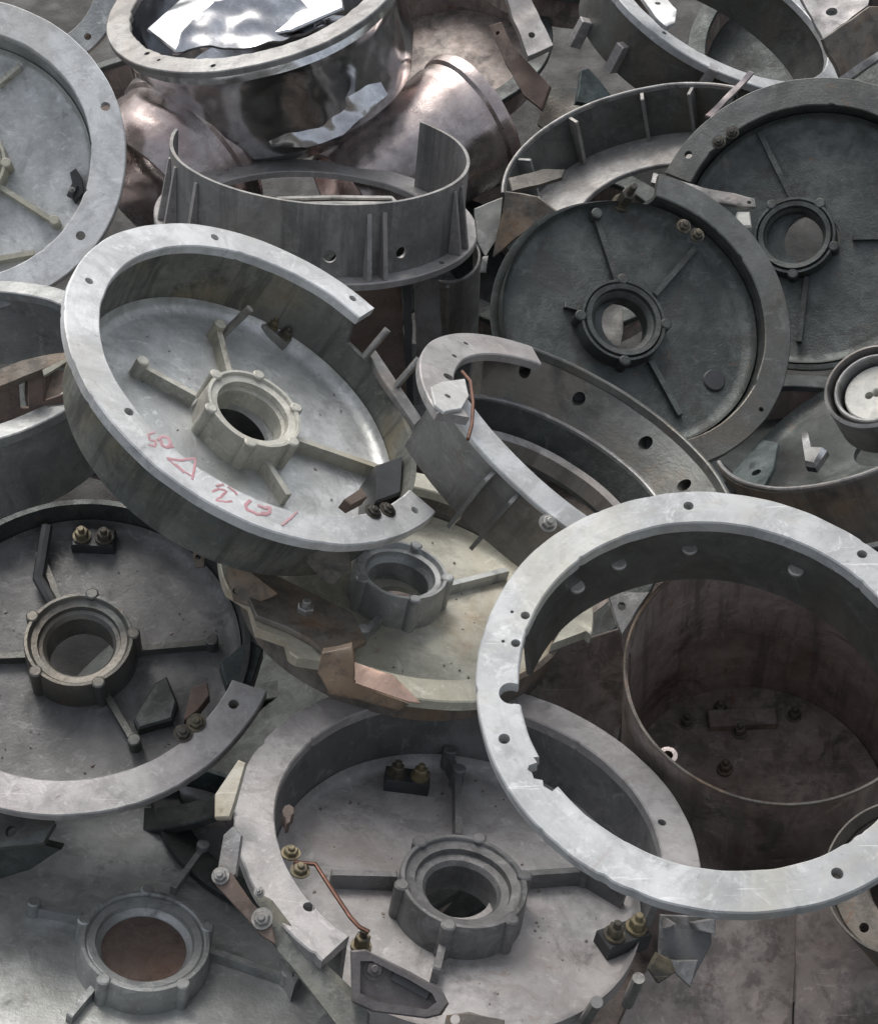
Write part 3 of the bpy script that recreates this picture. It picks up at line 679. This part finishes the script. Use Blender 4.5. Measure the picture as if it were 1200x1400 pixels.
# S: brackets, plates
plate('angle_bracket', 'pale strip bracket with one hole at the top, beside the dark gap', 'bracket', [(688, -10), (722, -10), (757, 62), (722, 76)], (727, 47, .50), tilt(.1, -.4), .010, 'mauve_aluminium', hl=[(727, 47, 5)])
T = plate('rusty_bracket', 'rusty angular bracket hanging below the pale strip bracket at the top', 'bracket', [(668, 35), (685, 30), (700, 62), (752, 118), (740, 150), (715, 130), (690, 85)], (710, 90, .46), tilt(-.3, -.2), .008, 'rust', hl=[(668 + 12, 45, 3)])
plate('blue_grey_plate', 'small blue grey plate beside the rusty bracket near the top', 'metal plate', [(795, 95), (805, 92), (835, 128), (825, 148), (788, 140)], (810, 120, .45), tilt(.4, -.3), .008, 'teal_wall')
plate('dark_scrap_plate', 'dark crumpled plate under the rusty bracket, above the finned ring', 'metal plate', [(745, 120), (790, 120), (800, 165), (760, 190), (735, 170)], (765, 150, .42), tilt(-.4, -.4), .006, 'sooty_flange')
plate('corner_cover', 'pale brown cover plate with a hole in the top right corner', 'cover plate', [(1090, -12), (1190, -12), (1186, 8), (1125, 52)], (1135, 15, .52), tilt(-.1, -.5), .006, 'mauve_aluminium', hl=[(1136, 15, 8)])
plate('folded_sheet', 'brown side panel below the cover plate in the top right corner', 'metal sheet', [(1124, 54), (1188, 8), (1215, 10), (1215, 60), (1150, 105)], (1160, 60, .50), tilt(.4, .1), .006, 'brown_aluminium')
plate('corner_edge_bar', 'pale bar edge at the right border under the corner panel', 'bar', [(1146, 106), (1212, 62), (1215, 72), (1152, 114)], (1180, 88, .52), tilt(0, -.2), .012, 'grey_sheet')
plate('thin_rod', 'thin pinkish rod lying over the rim between the top right drum and the dark disc', 'rod', [(1024, 96), (1031, 99), (972, 160), (964, 158)], (1000, 125, .57), tilt(0, -.3), .006, 'copper_sheet')
T = plate('lever', 'pale lever arm with a white end block between the two dark discs', 'lever', [(893, 235), (905, 240), (960, 258), (1032, 270), (1033, 282), (1010, 283), (950, 272), (890, 248)], (960, 262, .60), tilt(.0, -.4), .006, 'grey_sheet', hl=[(1024, 276, 3)])
T.part('end_block', prism([tuple(T.L(a, b).xy) for a, b in ((1008, 286), (1026, 286), (1028, 308), (1005, 308))], -.02, -.002, c=.002), 'white_plastic')
plate('brown_sheet', 'brown folded strip at the left end of the finned ring', 'metal sheet', [(694, 244), (740, 232), (772, 232), (768, 242), (700, 262)], (735, 245, .58), tilt(-.1, -.5), .005, 'brown_aluminium')
plate('tan_sheet', 'tan upright sheet left of the front sooty housing', 'metal sheet', [(690, 262), (735, 268), (760, 288), (700, 330), (672, 352)], (710, 300, .56), tilt(-.5, .2), .004, 'brown_aluminium')
plate('pale_sheet', 'small pale sheet between the banded ring and the tan upright sheet', 'metal sheet', [(648, 285), (686, 270), (683, 320), (664, 350), (652, 330)], (665, 310, .53), tilt(.1, 0), .004, 'white_plastic')
plate('wire_bracket', 'small pale clip hanging at the left rim of the front sooty housing', 'clip', [(660, 352), (668, 350), (664, 372), (656, 372)], (662, 360, .57), CAMN, .006, 'bolt_steel')
plate('brown_sheet', 'brown upright panel behind the open end of the red marked housing', 'metal sheet', [(455, 380), (548, 380), (556, 560), (500, 560)], (510, 440, .46), tilt(0, .5), .006, 'rust')
plate('slit_shade_strip', 'narrow black strip beside the brown upright panel', 'strip', [(550, 385), (562, 385), (565, 560), (556, 560)], (556, 440, .47), tilt(0, .5), .006, 'black_plastic')  # solid black strip stands in for the shade of an open slit
T = Thing('sheet_duct', 'grey curved sheet duct hanging below the right end of the banded ring', 'duct', frame=(at_z(612, 350, .48), Vector((0, -.25, 1)).normalized()), base=.18)
T.part('duct_wall', lathe(band(.034, .038, 0, -.18), 150, 390, 60), 'grey_sheet')
T.part('seam_rib', bar((.000, -.036), (.000, -.043), .004, -.178, -.002), 'grey_sheet')
plate('duct_cover', 'brownish cover sheet beside the curved duct', 'metal sheet', [(565, 380), (600, 380), (604, 470), (570, 500)], (585, 420, .46), tilt(0, .5), .004, 'mauve_wall')
# right middle housing with a pulley cup
T = housing('drum_housing', 'thin rimmed brown drum at the right edge holding the pulley cup', (1180, 540, 222, 100, -24), .55, hint=(-.3, -1), fl=((960, 640), (1420, 500)), ri=.97, t=.004, wall='flange', depth=.45, wr=.972,
    floor=True, hub=False, bore=.2, mats=('grey_sheet', 'brown_aluminium', 'sooty_aluminium', 'teal_wall'), group=None, cat='drum')
T.part('inner_tab', prism([tuple(T.L(a, b, -.02).xy) for a, b in ((988, 660), (1040, 600), (1062, 605), (1055, 640), (1040, 668), (1000, 672))], -.026, -.02, c=.001), 'teal_wall', cut=holes(T, [(1032, 646, 7)], -.05, .02, -.02))
T.part('bright_clip', prism([tuple(T.L(a, b, -.03).xy) for a, b in ((1093, 590), (1103, 588), (1112, 612), (1128, 612), (1112, 636), (1098, 634))], -.04, -.03, c=.004), 'polished_steel')
ph = T.phi(1167, 660); q = Vector((math.cos(math.radians(ph)), math.sin(math.radians(ph)), 0))
T = Thing('pulley_cup', 'round cup with a pale disc and a slotted screw hole at the right edge', 'pulley', (1192, 527, 70, 54, -25), .60, hint=(-.2, -1), base=.05)
R = T.R
T.part('cup_wall', lathe([(R * .93, 0), (R, -.002), (R * .98, -.05), (R * .6, -.05), (R * .6, -.044), (R * .9, -.04)], 0, 360, 72), 'grey_sheet')
T.part('inner_rim', lathe(band(R * .74, R * .82, -.004, -.04), 0, 360, 72), 'grey_sheet')
T.part('pale_disc', lathe(band(.004, R * .66, -.014, -.044), 0, 360, 64), 'white_plastic', cut=holes(T, [(1186, 541, 6)], -.06, .01, -.014))
# rusty box left
plate('terminal_box', 'rusty brown terminal box lid at the left edge above the pale flange strip', 'terminal box', [(-10, 505), (30, 492), (60, 486), (92, 482), (100, 492), (60, 505), (20, 520), (-10, 528)], (40, 505, .56), tilt(0, -.5), .010, 'brown_aluminium')
T = plate('terminal_box', 'dark rusty slotted box at the left edge, in front of the rusty brown lid', 'terminal box', [(-10, 528), (24, 516), (26, 560), (40, 560), (38, 510), (60, 506), (60, 550), (100, 535), (103, 492), (112, 520), (108, 545), (0, 580), (-10, 580)], (50, 540, .53), tilt(0, .4), .008, 'rust')
plate('pale_strip', 'thin pale strip on the rusty box at the left edge', 'strip', [(58, 506), (90, 488), (94, 492), (60, 514)], (75, 500, .575), tilt(0, -.2), .004, 'yellowed_aluminium')
# under the middle
T = plate('copper_offcut', 'shiny copper coloured triangular offcut on the lower edge of the yellowed housing', 'copper plate', [(484, 906), (536, 922), (577, 962), (560, 960), (486, 934)], (520, 930, .60), tilt(.05, -.3), .004, 'copper_offcut' if 'copper_offcut' in MATS else 'copper_sheet')
T = plate('brown_block', 'brown slotted block under the shiny copper offcut', 'terminal box', [(440, 892), (480, 884), (484, 906), (484, 936), (560, 962), (545, 972), (480, 955), (450, 948), (434, 920)], (480, 930, .585), tilt(0, .1), .02, 'brown_aluminium')
plate('pale_tab', 'pale triangular tab with a hole beside the brown can inside the large ring', 'bracket', [(830, 810), (888, 808), (868, 838), (850, 868), (842, 850)], (850, 830, .53), tilt(0, -.4), .006, 'grey_sheet', hl=[(849, 829, 6)])
plate('hanging_lug', 'small lug with a hole hanging left of the yellowed housing', 'lug', [(266, 735), (282, 740), (280, 776), (268, 778), (263, 760)], (272, 756, .54), CAMN, .006, 'brown_aluminium', hl=[(271, 762, 4)])
plate('brown_wedge', 'brown wedge shaped sheet at the left end of the yellowed housing', 'metal sheet', [(306, 752), (330, 772), (380, 812), (360, 820), (340, 830), (318, 822), (312, 790)], (330, 800, .565), tilt(-.2, 0), .005, 'brown_aluminium', hl=[(321, 808, 4)])
plate('brown_fold', 'pointed brown fold hanging under the flange of the red marked housing', 'metal sheet', [(395, 742), (478, 748), (480, 775), (455, 800), (440, 792)], (440, 770, .58), tilt(.1, .4), .005, 'brown_aluminium')
plate('brown_sheet', 'reddish brown sheet seen through the left of the large bright ring', 'metal sheet', [(730, 890), (850, 860), (860, 960), (830, 1060), (740, 960)], (800, 940, .38), tilt(.2, .1), .005, 'rusty_brown_steel')
plate('corner_lug', 'dark lug with a hole at the left edge under the lower left housing', 'lug', [(-10, 1112), (70, 1112), (75, 1125), (60, 1152), (0, 1160), (-10, 1160)], (15, 1135, .42), tilt(0, -.4), .01, 'sooty_flange', hl=[(15, 1136, 8)])
plate('dark_slab', 'dark slab at the left edge below the dark lug', 'metal plate', [(-10, 1162), (60, 1155), (85, 1160), (40, 1190), (-10, 1205)], (20, 1175, .38), tilt(0, .3), .01, 'sooty_aluminium')
plate('brown_sheet', 'dark brown sheet in the bottom right, under the grey U bracket', 'metal sheet', [(880, 1330), (960, 1240), (1090, 1235), (1084, 1415), (840, 1415)], (980, 1330, .40), tilt(.1, -.2), .005, 'rusty_brown_steel')
plate('brown_sheet', 'dark brown sheet in the bottom right corner, right of the seam', 'metal sheet', [(1088, 1235), (1215, 1200), (1215, 1415), (1086, 1415)], (1150, 1330, .43), tilt(-.15, -.1), .005, 'rusty_brown_steel')
# linkage bottom
T = Thing('hinge_linkage', 'rusty hinged linkage bar running down along the mauve housing', 'linkage', frame=(at_z(350, 1240, .58), Vector(tilt(-.05, -.5))), base=.008)
def lk(pts, z0, z1, mat, nm='link_bar', hl=()): T.part(nm, prism([tuple(T.L(a, b).xy) for a, b in pts], z0, z1, c=.001), mat, cut=holes(T, hl, -.05, .05) or None)
lk([(305, 1140), (318, 1128), (330, 1140), (322, 1195), (305, 1205), (296, 1190)], -.010, -.003, 'grey_sheet')
lk([(294, 1195), (304, 1184), (318, 1196), (345, 1235), (372, 1262), (378, 1292), (360, 1282), (335, 1255), (296, 1212)], -.0025, .004, 'rust')
lk([(345, 1215), (372, 1230), (415, 1285), (480, 1350), (505, 1385), (500, 1415), (470, 1415), (400, 1325), (372, 1290)], -.012, -.0028, 'olive_wall_aluminium')
lk([(290, 1080), (322, 1032), (332, 1036), (318, 1090), (310, 1112), (290, 1112)], -.02, -.012, 'yellowed_aluminium', 'end_tab')
for (u, v, r_) in ((303, 1200, .005), (360, 1258, .006), (356, 1222, .003)):
    p = T.L(u, v); T.part('hinge_pin', hexbolt(p.x, p.y, .0042, r_, .005), 'bolt_steel')
T = Thing('lever_plate', 'dark recessed lever plate lying in the bottom centre below the flange end', 'lever', frame=(at_z(540, 1340, .585), Vector(tilt(.05, -.3))), base=.016)
o = [(478, 1300), (498, 1298), (560, 1328), (605, 1352), (615, 1372), (605, 1388), (585, 1393), (508, 1384), (480, 1370)]
i_ = [(492, 1314), (508, 1314), (560, 1340), (592, 1358), (598, 1370), (585, 1380), (515, 1370), (492, 1358)]
T.part('lever_body', prism([tuple(T.L(a, b).xy) for a, b in o], -.016, 0, c=.0015), 'dark_lever_steel', cut=[prism([tuple(T.L(a, b).xy) for a, b in i_], -.007, .01)])
T.part('slot_ridge', bar(T.L(535, 1334, -.007), T.L(588, 1362, -.007), .006, -.0075, -.002), 'black_plastic')
p = T.L(512, 1325, -.007); T.part('pivot_pin', hexbolt(p.x, p.y, -.0072, .006, .006), 'dark_lever_steel')
plate('end_cover', 'brown cover with a screw hole at the very bottom centre', 'cover plate', [(610, 1388), (640, 1384), (690, 1396), (690, 1412), (605, 1412)], (640, 1398, .58), tilt(0, -.3), .012, 'brown_aluminium', hl=[(622, 1394, 7)])
# bracket under the ring
T = Thing('u_bracket', 'grey pointed U bracket below the large ring, right of the brass terminals', 'bracket', frame=(at_z(938, 1300, .56), Vector(tilt(0, -.2))), base=.02)
for nm, pts, z0, z1, mt in (('bracket_back', [(905, 1250), (975, 1252), (975, 1290), (945, 1348), (902, 1310)], -.012, -.008, 'mauve_wall'),
                            ('bracket_tip', [(903, 1310), (925, 1312), (955, 1312), (944, 1350)], -.008, -.002, 'grey_sheet'),
                            ('bracket_ear', [(944, 1260), (976, 1254), (976, 1276), (952, 1270)], -.008, .006, 'grey_sheet'),
                            ('bracket_ear', [(910, 1254), (923, 1262), (914, 1268), (908, 1268)], -.008, .006, 'grey_sheet')):
    T.part(nm, prism([tuple(T.L(a, b).xy) for a, b in pts], z0, z1, c=.001), mt)
plate('brass_bracket', 'dull brass coloured tab left of the grey U bracket', 'bracket', [(885, 1325), (898, 1302), (918, 1312), (925, 1330), (900, 1345)], (900, 1322, .57), tilt(0, -.2), .01, 'brass')
# hidden lower layer of the heap, seen only through the gaps
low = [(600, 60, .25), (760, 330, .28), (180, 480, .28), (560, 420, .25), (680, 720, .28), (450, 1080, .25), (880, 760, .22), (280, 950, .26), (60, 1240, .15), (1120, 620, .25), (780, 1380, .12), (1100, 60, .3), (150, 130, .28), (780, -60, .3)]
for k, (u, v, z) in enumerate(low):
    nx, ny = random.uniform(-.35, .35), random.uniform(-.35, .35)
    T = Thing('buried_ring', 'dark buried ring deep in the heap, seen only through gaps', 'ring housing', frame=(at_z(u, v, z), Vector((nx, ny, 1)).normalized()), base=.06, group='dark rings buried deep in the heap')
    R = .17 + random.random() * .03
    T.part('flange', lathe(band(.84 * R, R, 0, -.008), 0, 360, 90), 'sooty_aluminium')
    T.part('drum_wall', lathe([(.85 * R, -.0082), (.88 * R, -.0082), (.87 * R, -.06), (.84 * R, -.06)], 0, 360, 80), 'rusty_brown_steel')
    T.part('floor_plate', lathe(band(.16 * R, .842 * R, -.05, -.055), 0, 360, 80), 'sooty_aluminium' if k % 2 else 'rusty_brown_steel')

# fine swarf and grit lying in the dishes
rs = random.Random(5); bm = bmesh.new()
for T_, n_ in ((A, 50), (E_, 90), (F_, 70), (H_, 50)):
    for k in range(n_):
        r_ = T_.R * rs.uniform(.32, .76); a_ = rs.uniform(0, 2 * math.pi); h_ = -T_.d + .0008
        o_ = T_.C + T_.X * r_ * math.cos(a_) + T_.Y * r_ * math.sin(a_) + T_.N * h_
        s_ = rs.uniform(.0005, .0016) * (1.6 if rs.random() < .15 else 1); m_ = rs.randint(4, 7)
        ring = []; top = []
        st = rs.uniform(.4, 1); th_ = rs.uniform(0, 6.28)
        for i_ in range(m_):
            q_ = 2 * math.pi * i_ / m_; x_, y_ = s_ * math.cos(q_) * rs.uniform(.6, 1.2), s_ * st * math.sin(q_) * rs.uniform(.6, 1.2)
            x_, y_ = x_ * math.cos(th_) - y_ * math.sin(th_), x_ * math.sin(th_) + y_ * math.cos(th_)
            w_ = o_ + T_.X * x_ + T_.Y * y_; ring.append(bm.verts.new(w_)); top.append(bm.verts.new(w_ + T_.N * s_ * rs.uniform(.3, .7)))
        for i_ in range(m_): bm.faces.new((ring[i_], ring[(i_ + 1) % m_], top[(i_ + 1) % m_], top[i_]))
        bm.faces.new(top)
bmesh.ops.recalc_face_normals(bm, faces=bm.faces)
me = to_mesh('metal_grit', bm); me.materials.append(MATS['rusty_brown_steel'])
o = bpy.data.objects.new('metal_grit', me); COL.objects.link(o); tag(o, 'dark metal grit scattered over the housing floors', 'grit', kind='stuff')
